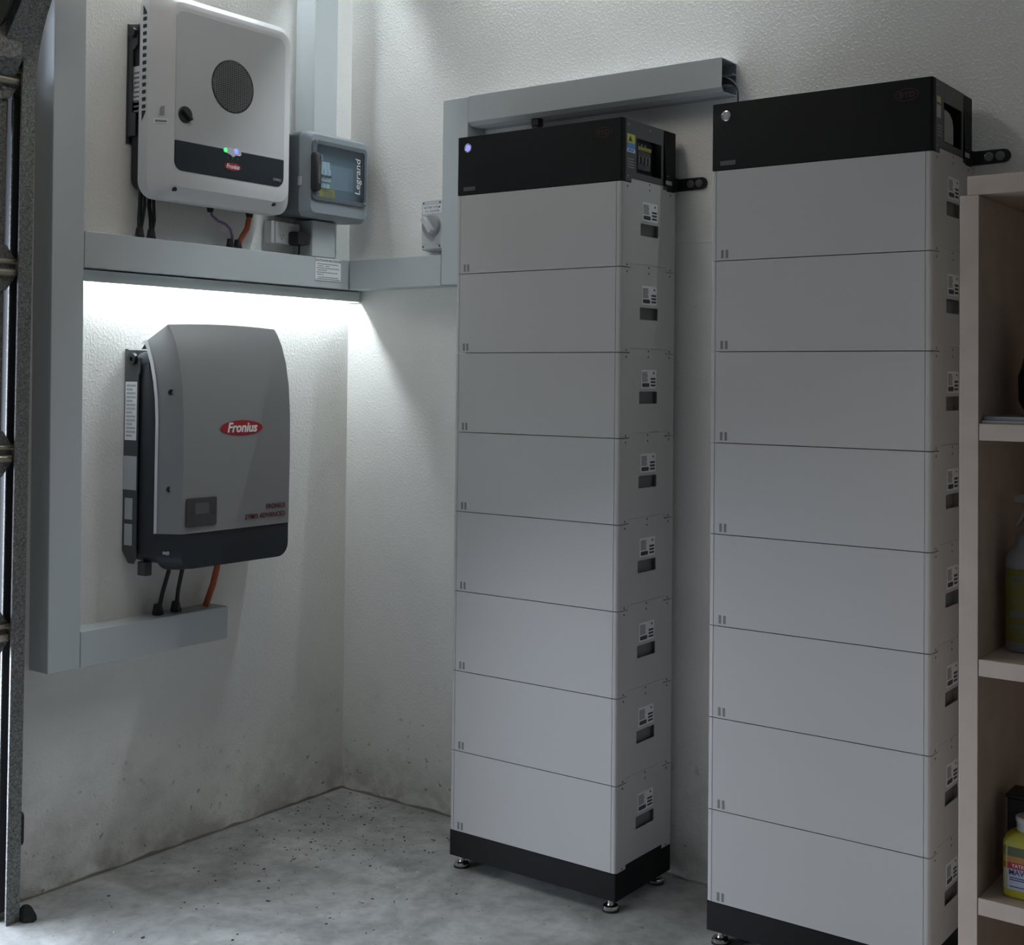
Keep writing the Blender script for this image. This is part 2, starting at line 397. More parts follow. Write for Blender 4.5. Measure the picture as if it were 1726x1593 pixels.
# ------------------------------------------------------------------ garage door (half raised) with track
def garage_door():
    d = thing('garage_door', 'half raised grey metal sectional garage door at the left edge', 'garage door', (.05, -1.35, .74))
    ya, yb = -1.3335, -3.88
    hinge_z = [.755, 1.222, 1.71, 2.215]
    for i in range(3):
        z0, z1 = hinge_z[i]+.006, hinge_z[i+1]-.006
        p = MB()
        p.box(.03, .048, ya, yb, z0, z1)
        for k in range(1, 4):
            zz = z0+(z1-z0)*k/4; p.box(.048, .054, ya-.07, yb, zz-.03, zz+.03)
        p = p.build('door_section', M['doorp'], d, bevel=.003)
        MB().box(.046, .075, ya, ya-.06, z0, z1).build('end_stile', M['galv'], p, bevel=.003)
    # top section following the curve of the track
    c, s = math.cos(math.radians(38)), math.sin(math.radians(38))
    def T(a, b):  # a along the section, b out of its plane
        return (.052+a*s-b*c+.01, 2.23+a*c+b*s)
    def slab(a0, a1, b0, b1, y0, y1):
        q = [T(a0, b0), T(a1, b0), T(a1, b1), T(a0, b1)]
        return MB().prism([(x, z) for x, z in q], 1, y0, y1)
    t = slab(0, .47, 0, .02, ya, yb).build('door_section', M['doorp'], d, bevel=.003)
    slab(-.01, .47, -.035, 0, ya+.01, ya-.055).build('end_stile', M['galv'], t, bevel=.003)
    slab(.0, .47, -.05, -.001, ya-.09, ya-.20).build('stiffener', M['brown'], t, bevel=.003)
    MB().box(.028, .056, ya, yb, .715, .755).build('bottom_seal', M['rubber'], d, bevel=.004)
    for z in hinge_z:
        h = MB(); h.prism([(.078, z-.06), (.082, z-.06), (.082, z+.06), (.078, z+.06)], 1, ya+.002, ya-.05)
        h.prism([(ya+.03, z-.018), (ya+.03, z+.018), (ya+.002, z+.058), (ya-.045, z+.07), (ya-.045, z-.07), (ya+.002, z-.058)], 0, .078, .083)
        for dz in (-.035, .035): h.cyl((.083, ya-.02, z+dz), (.088, ya-.02, z+dz), .006, 8)
        h = h.build('hinge', M['galv'], d, bevel=.0015)
        MB().cyl((.085, ya-.09, z+.017), (.085, ya+.026, z+.017), .008, 12).cyl((.085, ya-.09, z-.013), (.085, ya+.020, z-.013), .012, 12).build('roller_shaft', M['brass'], h, smooth=True)
        MB().cyl((.085, ya+.022, z), (.085, ya+.036, z), .018, 20).build('roller', M['brass'], h, smooth=True)
    hb = MB().prism([(-1.372, 2.245), (-1.345, 2.26), (-1.34, 2.30), (-1.352, 2.345), (-1.372, 2.355), (-1.43, 2.29), (-1.43, 2.24)], 0, .15, .154).build('roller_bracket', M['galv'], d, bevel=.001)
    MB().prism([(-1.331, 2.07), (-1.314, 2.07), (-1.314, 2.16), (-1.323, 2.17), (-1.331, 2.16)], 0, .040, .043).build('red_tag', M['fred'], d)
garage_door()

def door_track():
    # C shaped steel track, vertical then curved inward over the room
    prof = [(-.024, -.019), (.024, -.019), (.024, .019), (.018, .019), (.018, .0175), (.0215, .0165), (.0217, .0155), (.0217, -.0167), (-.0217, -.0167), (-.0217, .0155), (-.0215, .0165), (-.018, .0175), (-.018, .019), (-.024, .019)]
    # (u across in x, v across in y) -- opens toward -y (the door edge)
    x0 = .085; zc = 2.17; R = .5
    path = [(x0, 0.0, 0), (x0, zc, 0)]
    for k in range(1, 17):
        a = math.radians(84)*k/16; path.append((x0+R*(1-math.cos(a)), zc+R*math.sin(a), a))
    lx, lz, la = path[-1]; path.append((lx+2.3*math.sin(la), lz+2.3*math.cos(la), la))
    rings = [[(x+u*math.cos(a), -1.295-v, z-u*math.sin(a)) for u, v in prof] for x, z, a in path]
    t = thing('door_track', 'galvanised steel roller track rising beside the garage door and curving inward', 'track', (.085, -1.295, 0))
    MB().loft(rings).build('rail', M['galv'], t)
    MB().box(.0005, .006, -1.296, -1.262, .02, 2.34).box(.0005, .064, -1.2735, -1.270, .02, 2.2).box(.0005, .05, -1.2955, -1.292, .02, 2.2).build('wall_angle', M['trackblk'], t)
    MB().box(.0640, .1060, -1.2805, -1.2785, .02, 2.17).box(.0640, .0650, -1.308, -1.2805, .02, 2.17).build('dark_filler', M['trackblk'], t)  # added black filler so the inside of the channel comes out dark
    for z in (.234,):
        b = MB().plate(rpoly(.02, .100, z-.045, z+.045, .014), [], 1, -1.262, -1.2695).build('stop_bracket', M['black'], t, bevel=.002)
        MB().cyl((.09, -1.2695, z+.01), (.09, -1.273, z+.01), .006, 10).build('bolt', M['darksteel'], b)
door_track()
tag(MB().loft([[(.115+.030*s*math.cos(a)+dx*.6, -1.258+.022*s*math.sin(a), z*.62) for a in (0, .7, 1.5, 2.3, 3.2, 4.2, 5.3)] for z, s, dx in ((0, 1, 0), (.02, .95, 0), (.045, .7, -.01), (.058, .35, -.012))]).build('rubber_wedge', M['rubber'], bevel=.004),
    'small black rubber lump lying at the foot of the steel door track', 'rubber lump')

# ------------------------------------------------------------------ cable trunking
TD = .09
def trunk(name, label, boxes, seam=None, cat='cable trunking'):
    x0 = min(b[0] for b in boxes); y0 = max(b[3] for b in boxes); z0 = min(b[4] for b in boxes)
    xs = [(b[0]+b[1])/2 for b in boxes]
    t = thing(name, label, cat, (xs[0], (boxes[0][2]+boxes[0][3])/2, z0))
    for b in boxes:
        MB().box(*b).build('base_channel', M['trunk'], t, bevel=.002)
    return t
def trunk_leftwall(name, label, y0, y1, z0, z1, d=TD, vert=True, cap=None):
    t = thing(name, label, 'cable trunking', (d/2, (y0+y1)/2, z0))
    MB().box(.001, d-.010, y0+.001, y1-.001, z0+.001, z1-.001).build('base_channel', M['trunk'], t, bevel=.001)
    MB().box(d-.012, d, y0, y1, z0, z1).build('lid', M['trunk'], t, bevel=.003, bseg=3)
    return t
def trunk_backwall(name, label, x0, x1, z0, z1, d=TD):
    t = thing(name, label, 'cable trunking', ((x0+x1)/2, -d/2, z0))
    MB().box(x0+.001, x1-.001, -.001, -d+.010, z0+.001, z1-.001).build('base_channel', M['trunk'], t, bevel=.001)
    MB().box(x0, x1, -d+.012, -d, z0, z1).build('lid', M['trunk'], t, bevel=.003, bseg=3)
    return t
tv = trunk_leftwall('vertical_trunking', 'tall grey trunking beside the garage door track, open ended at the bottom', -1.196, -1.098, .624, 3.033)
tv.rotation_euler = (math.radians(.52), 0, 0)
bz0, bz1 = 1.729, 1.829
tb = thing('horizontal_trunking', 'grey horizontal trunking above the bright strip, below the upper inverter', 'cable trunking', (.045, -.58, bz0))
MB().prism([(.001, -1.106), (.08, -1.106), (.08, -.08), (.001, -.001)], 2, bz0+.001, bz1-.001).build('base_channel', M['trunk'], tb, bevel=.001)
MB().prism([(.079, -1.1065), (TD, -1.1065), (TD, -.0905), (.079, -.0805)], 2, bz0, bz1).build('lid', M['trunk'], tb, bevel=.002)
tc_ = thing('horizontal_trunking', 'short grey trunking on the back wall between the corner and the rotary isolator', 'cable trunking', (.3, -.045, bz0))
MB().prism([(.002, -.001), (.081, -.08), (.503, -.08), (.503, -.001)], 2, bz0+.001, bz1-.001).build('base_channel', M['trunk'], tc_, bevel=.001)
MB().prism([(.0815, -.079), (.0915, -TD), (.5035, -TD), (.5035, -.079)], 2, bz0, bz1).build('lid', M['trunk'], tc_, bevel=.002)
trunk_leftwall('horizontal_trunking', 'short grey trunking stub below the lower inverter', -1.0965, -.588, .624, .724)
trunk_leftwall('vertical_trunking', 'grey riser trunking rising out of the top of the breaker enclosure', -.263, -.158, 2.233, 3.0325, d=.092)
trunk_leftwall('vertical_trunking', 'short grey trunking piece under the breaker enclosure', -.263, -.158, 1.8295, 1.950, d=.092)
trunk_leftwall('horizontal_trunking', 'grey trunking high on the left wall above the upper inverter', -1.196, -.003, 3.071, 3.171)
trunk_backwall('vertical_trunking', 'grey trunking upright on the back wall left of the nearer corner tower', .5045, .610, 1.731, 2.331)
# horizontal run on the back wall with an open right end
th = thing('horizontal_trunking', 'long grey trunking with open right end running above the left battery tower', 'cable trunking', (1.06, -.045, 2.236))
x0, x1, za, zb = .6115, 1.523, 2.236, 2.331
h = MB()
h.box(x0, x1, -.0005, -.003, za, zb).box(x0, x1, -.003, -TD+.012, zb-.003, zb-.0005).box(x0, x1, -.003, -.03, za+.001, za+.004)
for zz in (za+.030, za+.060): h.box(x0, x1, -.003, -.026, zz, zz+.003)
h.build('base_channel', M['trunk_in'], th)
lid = [(-.0035, zb), (-TD, zb), (-TD, za+.012), (-TD+.012, za), (-.034, za), (-.034, za+.0025), (-TD+.0135, za+.0025), (-TD+.0025, za+.0135), (-TD+.0025, zb-.0025), (-.0035, zb-.0005)]
MB().prism(lid, 0, x0, x1).build('lid', M['trunk'], th)
# cables out of the open end
cb = thing('cable_bundle', 'thin black cables leaving the open trunking end to the right tower', 'cables', (1.56, -.06, 2.1445))
for k in range(4):
    oy = -.034-.011*k; r0 = .040+.008*k
    pts = [(1.36, oy, 2.252+r0*.5), (1.50-.004*k, oy, 2.252+r0*.5)]
    for q in range(1, 9):
        a = PI/2*q/8; pts.append((1.50-.004*k+(.034+.006*k)*1.6*math.sin(a), oy-.002*q, 2.252+r0*.5-(.045+.006*k)*(1-math.cos(a))))
    pts.append((pts[-1][0]+.002, oy-.018, 2.1450))
    MB().tube(pts, .0024, 8).build('cable', M['black' if k != 1 else 'brown'], cb, smooth=True)
g = thing('cable_gland', 'black cable gland under the trunking above the left battery tower', 'cable gland', (.86, -.055, 2.2))
a = MB().cyl((.86, -.055, 2.236), (.86, -.055, 2.214), .019, 8).cyl((.86, -.055, 2.214), (.86, -.055, 2.198), .0155, 16).build('gland_body', M['black'], g, bevel=.001)
MB().tube([(.86, -.055, 2.20), (.865, -.06, 2.18), (.87, -.065, 2.1450)], .008, 10).build('cable', M['black'], g, smooth=True)

# ------------------------------------------------------------------ LED battens
def led_batten(zt, label, m='led'):
    t = thing('led_batten', label, 'light fixture', (.03, -.55, zt-.037))
    y0, y1 = -1.095, -.012
    MB().box(.058, .062, y0, y1, zt-.037, zt).box(.002, .062, y0, y1, zt-.004, zt-.0005).build('channel', M['led_case'], t)
    MB().box(.002, .064, y1, y1+.004, zt-.040, zt-.0005).build('end_cap', M['led_case'], t, bevel=.001)
    MB().box(.0335, .0415, y0+.01, y1-.003, zt-.0065, zt-.0042).build('led_strip', M[m], t)
led_batten(1.729, 'slim glowing strip light channel under the horizontal trunking over the lower inverter')
t = thing('led_batten', 'slim strip light channel high on the back wall above the towers', 'light fixture', (.85, -.03, 3.034))
zt = 3.071; xa, xb = LED3
MB().box(xa, xb, -.058, -.062, zt-.037, zt).box(xa, xb, -.002, -.062, zt-.004, zt-.0005).build('channel', M['led_case'], t)
for xx in (xa-.004, xb): MB().box(xx, xx+.004, -.002, -.064, zt-.040, zt-.0005).build('end_cap', M['led_case'], t, bevel=.001)
MB().box(xa+.01, xb-.01, -.0335, -.0415, zt-.0065, zt-.0042).build('led_strip', M['led3'], t)
trunk_backwall('horizontal_trunking', 'grey trunking high on the back wall above the towers', .092, 2.1, 3.071, 3.171)
led_batten(3.071, 'slim strip light channel under the top trunking above the upper inverter', 'led2')

# ------------------------------------------------------------------ upper inverter
def inverter_upper():
    t = thing('solar_inverter', 'upper light grey inverter with round fan grille and dark lower band', 'inverter', (.08, -.665, 1.945))
    MB().loft([rrect(.012, -.908, -.425, 1.975, 2.47, .03), rrect(.076, -.908, -.425, 1.975, 2.47, .03)]).build('rear_housing', M['invdark'], t, bevel=.002, smooth=True)
    br = MB().box(0.0005, .004, -.92, -.41, 2.11, 2.462).prism([(.0005, 2.13), (.0005, 2.462), (.045, 2.455), (.045, 2.40), (.03, 2.385), (.022, 2.385), (.022, 2.20), (.04, 2.195), (.04, 2.13)], 1, -.916, -.912)
    br = br.build('mounting_bracket', M['plate'], t, bevel=.001)
    MB().lathe([(.006, 0), (.015, 0), (.015, -.012), (.006, -.012)], (.030, -.916, 2.432), 20, ax=1).build('lug', M['black'], br, smooth=True)
    lb = MB().box(.016, .052, -.9085, -.9092, 2.175, 2.335).box(.016, .07, -.9085, -.9092, 2.175, 2.235)
    for k in range(9): lb.box(.022, .046, -.9092, -.9096, 2.20+.014*k, 2.206+.014*k, 1)
    lb.build('rating_label', [M['lab'], M['ink']], t)
    # cover
    y0, y1, z0, z1 = -.932, -.398, 1.944, 2.546
    rings = [rrect(.075, y0+.006, y1-.006, z0+.006, z1-.006, .045, 7), rrect(.078, y0, y1, z0, z1, .05, 7), rrect(.120, y0, y1, z0, z1, .05, 7),
             rrect(.126, y0+.006, y1-.004, z0+.004, z1-.003, .05, 7), rrect(.156, y0+.044, y1-.030, z0+.036, z1-.026, .045, 7),
             rrect(.1615, y0+.054, y1-.042, z0+.056, z1-.038, .042, 7), rrect(.1635, y0+.060, y1-.052, z0+.078, z1-.046, .04, 7)]
    MB().loft(rings).build('cover', M['inv1c'], t, smooth=True, ang=17)
    sl = MB()
    for k in range(13):
        zc = 2.205+.0212*k; sl.prism(rpoly(.092, .109, zc-.0055, zc+.0055, .002, 2), 1, y0-.0005, y0+.002)
    sl.prism([(.092, 2.163), (.109, 2.188), (.109, 2.193), (.092, 2.193)], 1, y0-.0005, y0+.002)
    sl.prism([(.092, 2.472), (.109, 2.472), (.109, 2.478), (.092, 2.50)], 1, y0-.0005, y0+.002)
    sl.build('vent_slots', M['black'], t)
    # front panel with its dark band
    px = .1665; a0, a1, b0, b1 = -.872, -.458, 2.026, 2.494
    full = rpoly(a0, a1, b0, b1, .028, 6)
    cut = 2.112
    band = [p for p in full if p[1] < cut]; top = [p for p in full if p[1] >= cut]
    # keep loop order: corners go top right, top left, bottom left, bottom right
    top = top+[(a0, cut), (a1, cut)] ; band = [(a0, cut)]+band+[(a1, cut)]
    pn = MB().prism(top, 0, .160, px).build('front_panel', M['inv1p'], t, bevel=.0012)
    bd = MB().prism(band, 0, .160, px-.0002).build('dark_band', M['band'], t, bevel=.0012)
    # fan grille
    fc = (-.6655, 2.305); R = .078
    MB().lathe([(R+.002, 0), (R+.002, .0012), (R-.002, .0014), (R-.003, .0002)], (px, fc[0], fc[1]), 48, ax=0).build('fan_recess', M['black'], pn, smooth=True)
    gm = MB()
    for k in range(-13, 14):
        zz = k*.0056; hw = math.sqrt(max(0, (R-.003)**2-zz**2))
        if hw > .006: gm.box(px+.0012, px+.0024, fc[0]-hw, fc[0]+hw, fc[1]+zz-.0009, fc[1]+zz+.0009)
    for k in range(-9, 10):
        yy = k*.0082; hw = math.sqrt(max(0, (R-.003)**2-yy**2))
        gm.box(px+.0010, px+.0018, fc[0]+yy-.0006, fc[0]+yy+.0006, fc[1]-hw, fc[1]+hw)
    gm.build('fan_grille', M['mod2'], pn)
    # isolator knob
    sw = (-.838, 2.190)
    k = MB().lathe([(.029, 0), (.029, .001), (.024, .0022), (.0235, -.004)], (px-.002, sw[0], sw[1]), 32, ax=0).build('knob_recess', M['greytxt'], pn, smooth=True)
    MB().lathe([(.0245, 0), (.0245, .004), (.022, .006)], (px-.002, sw[0], sw[1]), 28, ax=0).prism([(sw[0]-.018, sw[1]+.010), (sw[0]-.015, sw[1]+.016), (sw[0]+.018, sw[1]-.010), (sw[0]+.015, sw[1]-.016)], 0, px+.003, px+.016).build('rotary_knob', M['black'], k, bevel=.001)
    # latch pocket and small label on the sloping flank
    MB().lathe([(.0005, 0), (.012, -.003), (.015, .001), (.0155, .0)], (.1490, -.898, 2.194), 20, ax=0, sx=1.0, sy=.85).build('latch_pocket', M['greytxt'], t, smooth=True)
    lb = MB().add([(.1317, -.9212, 2.156), (.1567, -.8895, 2.156), (.1567, -.8895, 2.170), (.1317, -.9212, 2.170)], [(0, 1, 2, 3)])
    lb.add([(.1347, -.9184, 2.160), (.1550, -.8928, 2.160), (.1550, -.8928, 2.166), (.1347, -.9184, 2.166)], [(0, 1, 2, 3)], 1).build('switch_label', [M['lab'], M['ink']], t)
    # status lamps in a light notch between panel and band
    nt = MB().prism([(-.694, 2.112), (-.688, 2.119), (-.652, 2.119), (-.645, 2.122), (-.632, 2.114), (-.628, 2.105), (-.634, 2.099), (-.650, 2.099), (-.660, 2.092), (-.672, 2.099), (-.69, 2.103)], 0, px-.001, px+.0010).build('status_window', M['inv1c'], t, bevel=.0006)
    MB().lathe([(.0065, 0), (.0065, .0012), (.004, .0022)], (px+.0008, -.6905, 2.1095), 16, ax=0).build('green_lamp', M['gled'], nt)
    MB().lathe([(.0075, 0), (.0075, .0012), (.004, .0022)], (px+.0008, -.650, 2.1105), 16, ax=0).build('blue_lamp', M['bled'], nt)
    em = MB().lathe([(1, 0), (1, .0008)], (px, -.6615, 2.063), 40, ax=0, sx=.031, sy=.0115).build('logo_emblem', M['red'], bd)
    text('Fronius', 'logo_lettering', M['whitetxt'], em, (px+.0012, -.6615, 2.063), XR, UP, .019, shear=.25, bold=.02, sx=.85)
    text('SYMO', 'model_lettering', M['greytxt'], bd, (px+.0004, -.485, 2.046), XR, UP, .013, bold=.01)
    for dy in (-.68, -.6615, -.643): MB().cyl((px-.0004, dy, 2.088), (px+.0004, dy, 2.088), .0012, 8).build('status_mark', M['greytxt'], bd)
    for yy, zz in ((-.858, 1.969), (-.482, 1.969)):
        MB().cyl((.138, yy, zz+.003), (.1525, yy, zz+.003), .0065, 14).build('screw_hole', M['black'], t)
    return t
inverter_upper()

# ------------------------------------------------------------------ lower inverter
def inverter_lower():
    t = thing('solar_inverter', 'lower grey inverter with sloping top and red oval emblem', 'inverter', (.1, -.655, .872))
    yL, yR, fL, fR = -.900, -.410, -.862, -.460
    # rear housing
    MB().loft([rrect(.015, yL+.006, yR-.006, .885, 1.50, .05, 6), rrect(.06, yL+.002, yR-.002, .885, 1.505, .05, 6), rrect(.092, yL+.002, yR-.002, .885, 1.505, .05, 6), rrect(.128, yL+.003, yR-.003, .885, 1.40, .05, 6), rrect(.146, yL+.004, yR-.004, .885, 1.30, .05, 6)]).build('rear_housing', M['invdark'], t, bevel=.002, smooth=True)
    br = MB().box(.0005, .004, yL-.006, yR+.006, .93, 1.505)
    br.prism([(.0005, 1.508), (.012, 1.508), (.014, 1.48), (.072, 1.482), (.072, 1.44), (.066, 1.43), (.066, .905), (.055, .885), (.03, .885), (.0005, .92)], 1, yL-.008, yL-.004)
    br = br.build('mounting_bracket', M['plate'], t, bevel=.001)
    MB().lathe([(.007, 0), (.017, 0), (.018, -.012), (.007, -.012), (.007, -.002)], (.045, yL-.008, 1.478), 22, ax=1).build('lug', M['black'], br, smooth=True)
    yy = yL-.0081
    lb = MB().box(.006, .060, yy, yy-.0006, 1.242, 1.412)
    for k in range(14): lb.box(.012, .054 if k % 3 else .04, yy-.0006, yy-.001, 1.252+.0112*k, 1.258+.0112*k, 1)
    lb.build('rating_label', [M['lab'], M['labgrey']], br)
    MB().box(.001, .064, yy, yy-.0008, 1.098, 1.196).build('grey_label', M['labgrey'], br)
    for zz in (1.012, .937): MB().box(.012, .048, yy, yy-.0008, zz, zz+.062).build('vent_window', M['labgrey'], br)
    MB().box(.05, .085, yL+.01, yL+.035, .85, .89).build('clip', M['plate'], t, bevel=.002)
    # cover: stations along the vertical profile: outer edge (x,z), fold (x,z)
    st = [((.150, .978), (.213, .978)), ((.150, 1.10), (.214, 1.10)), ((.150, 1.20), (.215, 1.20)), ((.150, 1.30), (.213, 1.31)), ((.146, 1.36), (.206, 1.40)), ((.136, 1.42), (.192, 1.47)), ((.122, 1.47), (.172, 1.525)), ((.104, 1.512), (.150, 1.562)), ((.092, 1.532), (.136, 1.579))]
    vs = []; fs = []
    n = len(st)
    for (ox, oz), (ix, iz) in st:
        bul = .004
        row = [(ox, yL, oz), (ix, fL, iz)]
        for k in range(1, 6): tt = k/6; row.append((ix+bul*4*tt*(1-tt), fL+(fR-fL)*tt, iz+(.006*4*tt*(1-tt) if iz > 1.45 else 0)))
        row += [(ix, fR, iz), (ox, yR, oz)]
        vs += row
    m = 9
    for i in range(n-1):
        for k in range(m-1): fs.append((i*m+k, i*m+k+1, (i+1)*m+k+1, (i+1)*m+k))
    # top chamfer back to the housing and bottom closure
    b = len(vs); vs += [(.05, yL+.012, 1.507), (.05, yR-.012, 1.507)]
    top = (n-1)*m
    fs += [[top+k for k in range(m)]+[b+1, b]]
    b2 = len(vs); vs += [(.13, yL, .978), (.13, yR, .978)]
    fs += [[0, b2, b2+1]+[k for k in range(m-1, 0, -1)]]
    cv = MB().add(vs, fs).build('cover', M['invgrey'], t, smooth=True, ang=24)
    # light edging between cover and housing on both sides
    for y in (yL-.0015, yR+.0015):
        ed = MB()
        pts = [(o[0], y, o[1]) for o, _ in st]+[(.078, y+.0, 1.528)]
        quads = []; vv = []
        for x, yv, z in pts: vv += [(x-.012, yv, z-(.006 if z > 1.4 else 0)), (x+.0015, yv, z+.002)]
        w2 = []
        for x, yv, z in pts: w2 += [(x-.012, yv+(.003 if y < -.6 else -.003), z-(.006 if z > 1.4 else 0)), (x+.0015, yv+(.003 if y < -.6 else -.003), z+.002)]
        k = len(pts)
        for i in range(k-1): quads.append((2*i, 2*i+1, 2*i+3, 2*i+2))
        ed.add(vv, quads).build('edge_trim', M['whitel'], t)
    # charcoal lower part
    rings = [rrect(.148, yL+.001, yR-.001, .872, .977, .045, 7), rrect(.175, yL+.014, yR-.018, .872, .977, .045, 7), rrect(.2115, fL, fR, .876, .977, .04, 7)]
    def sq(r):  # straight upper corners
        out = []
        ymn = min(p[1] for p in r); ymx = max(p[1] for p in r)
        for i, p in enumerate(r):
            if i < 8: out.append((p[0], ymx-(.0001*i), .977))
            elif i < 16: out.append((p[0], ymn+.0001*(15-i), .977))
            else: out.append(p)
        return out
    rings = [sq(r) for r in rings]
    lw = MB().loft(rings).build('lower_cover', M['invdark'], t, bevel=.004, smooth=True)
    MB().cyl((.170, -.888, .925), (.186, -.888, .925), .006, 12).build('screw', M['chrome'], lw)
    for yy_, nm in ((-.775, 'screw_hole'), (-.545, 'screw_hole')):
        MB().cyl((.205, yy_, .893), (.2125, yy_, .893), .0055, 12).build(nm, M['black'], lw)
    for zz in (1.383, 1.106):
        MB().lathe([(.0005, -.002), (.008, .0), (.0085, .002), (.0085, -.004)], (.181, -.882, zz), 18, ax=0).build('screw_recess', M['black'], cv, smooth=True)
    # emblem
    px = .2185
    em = MB().lathe([(1, 0), (1, .001)], (px, -.655, 1.277), 56, ax=0, sx=.079, sy=.0225).build('logo_emblem', M['red'], cv)
    text('Fronius', 'logo_lettering', M['whitetxt'], em, (px+.0018, -.655, 1.277), XR, UP, .040, shear=.22, bold=.025, sx=.93, depth=.0006)
    text('FRONIUS', 'maker_lettering', M['maroon'], cv, (.2180, -.478, 1.034), XR, UP, .021, bold=.012, align='RIGHT', sx=.9)
    text('SYMO ADVANCED', 'model_lettering', M['maroon'], cv, (.2180, -.478, 1.008), XR, UP, .021, bold=.012, align='RIGHT', sx=.9)
    # display
    dp = MB().loft([rrect(.212, -.851, -.744, .996, 1.079, .006, 3), rrect(.2195, -.851, -.744, .996, 1.079, .006, 3), rrect(.2205, -.848, -.747, .999, 1.076, .006, 3)]).build('display', M['lcdb'], cv, smooth=True)
    MB().box(.2205, .2212, -.822, -.773, 1.031, 1.064).build('display_glass', M['lcd'], dp)
    for k in range(4): MB().cyl((.2204, -.821+.016*k, 1.013), (.2212, -.821+.016*k, 1.013), .003, 10).build('button', M['greytxt'] if False else M['lcd'], dp)
inverter_lower()

# ------------------------------------------------------------------ cables and glands on the left wall
def gland(mb, x, y, z, r=.013, h=.026, up=1):
    mb.cyl((x, y, z), (x, y, z+up*h*.35), r, 6).cyl((x, y, z+up*h*.35), (x, y, z+up*h), r*.92, 14, r2=r*.7)
def cable(name, label, pts, r, m, base=None, nut=None, gm=None, group=None, gr=.014):
    t = thing(name, label, 'cable', pts[-1], group)
    MB().tube(pts, r, 12).build('sheath', m, t, smooth=True)
    if base: g = MB(); gland(g, *base, r=gr, h=.032); g.build('gland', M['black'], t, bevel=.0008)
    if nut:
        g = MB(); gland(g, nut[0], nut[1], min(nut[2], 1.974), r=gr, h=.024, up=-1); g.build('nut', M['black'], t, bevel=.0008)
    return t
BT = 1.829
grp = 'pairs of black cables under the upper inverter'
for i, (yt, yb, lb) in enumerate(((-.893, -.898, 'black cable pair under the upper inverter, nearest its left corner'), (-.862, -.858, 'black cable pair under the upper inverter, second from its left corner'))):
    t = cable('cable_pair', lb, [(.040, yt, 1.972), (.040, yt-.001, 1.93), (.042, yb, 1.89), (.045, yb, 1.83)], .0062, M['black'], (.045, yb, BT))
    MB().tube([(.052, yt+.004, 1.972), (.052, yt+.006, 1.93), (.048, yb+.008, 1.89), (.045, yb+.003, 1.85)], .005, 10).build('second_core', M['black'], t, smooth=True)
cable('signal_cable', 'thin purple cable curving under the upper inverter into the trunking', [(.055, -.652, 1.975), (.055, -.652, 1.945), (.055, -.645, 1.925), (.054, -.62, 1.910), (.052, -.59, 1.904), (.05, -.568, 1.890), (.048, -.558, 1.866), (.045, -.565, 1.83)], .0042, M['cable_p'], (.045, -.565, BT), (.055, -.652, 1.958), gr=.0125)
cable('power_cable', 'orange cable from upper inverter down to the trunking', [(.055, -.498, 1.975), (.055, -.498, 1.94), (.052, -.504, 1.90), (.048, -.528, 1.86), (.045, -.535, 1.83)], .0085, M['cable_o'], (.045, -.535, BT), (.055, -.498, 1.958), gr=.014)
LT = .724
cable('black_cable', 'black cable under the lower inverter, the left of two', [(.06, -.783, .884), (.058, -.786, .85), (.05, -.80, .79), (.045, -.812, .725)], .0062, M['black'], (.045, -.812, LT), (.06, -.783, .885), gr=.0165)
cable('black_cable', 'black cable under the lower inverter, the right of two', [(.06, -.735, .884), (.058, -.737, .85), (.05, -.744, .79), (.045, -.748, .725)], .0062, M['black'], (.045, -.748, LT), (.06, -.735, .885), gr=.0165)
cable('power_cable', 'orange cable from lower inverter down to the short trunking stub', [(.06, -.606, .884), (.059, -.608, .84), (.054, -.618, .79), (.045, -.638, .725)], .0095, M['cable_o'])
g = MB(); gland(g, .07, -.655, .886, r=.019, h=.030, up=-1); tag(g.build('blanking_gland', M['black'], bevel=.001), 'black hexagonal blanking gland under the lower inverter between cables', 'cable gland')

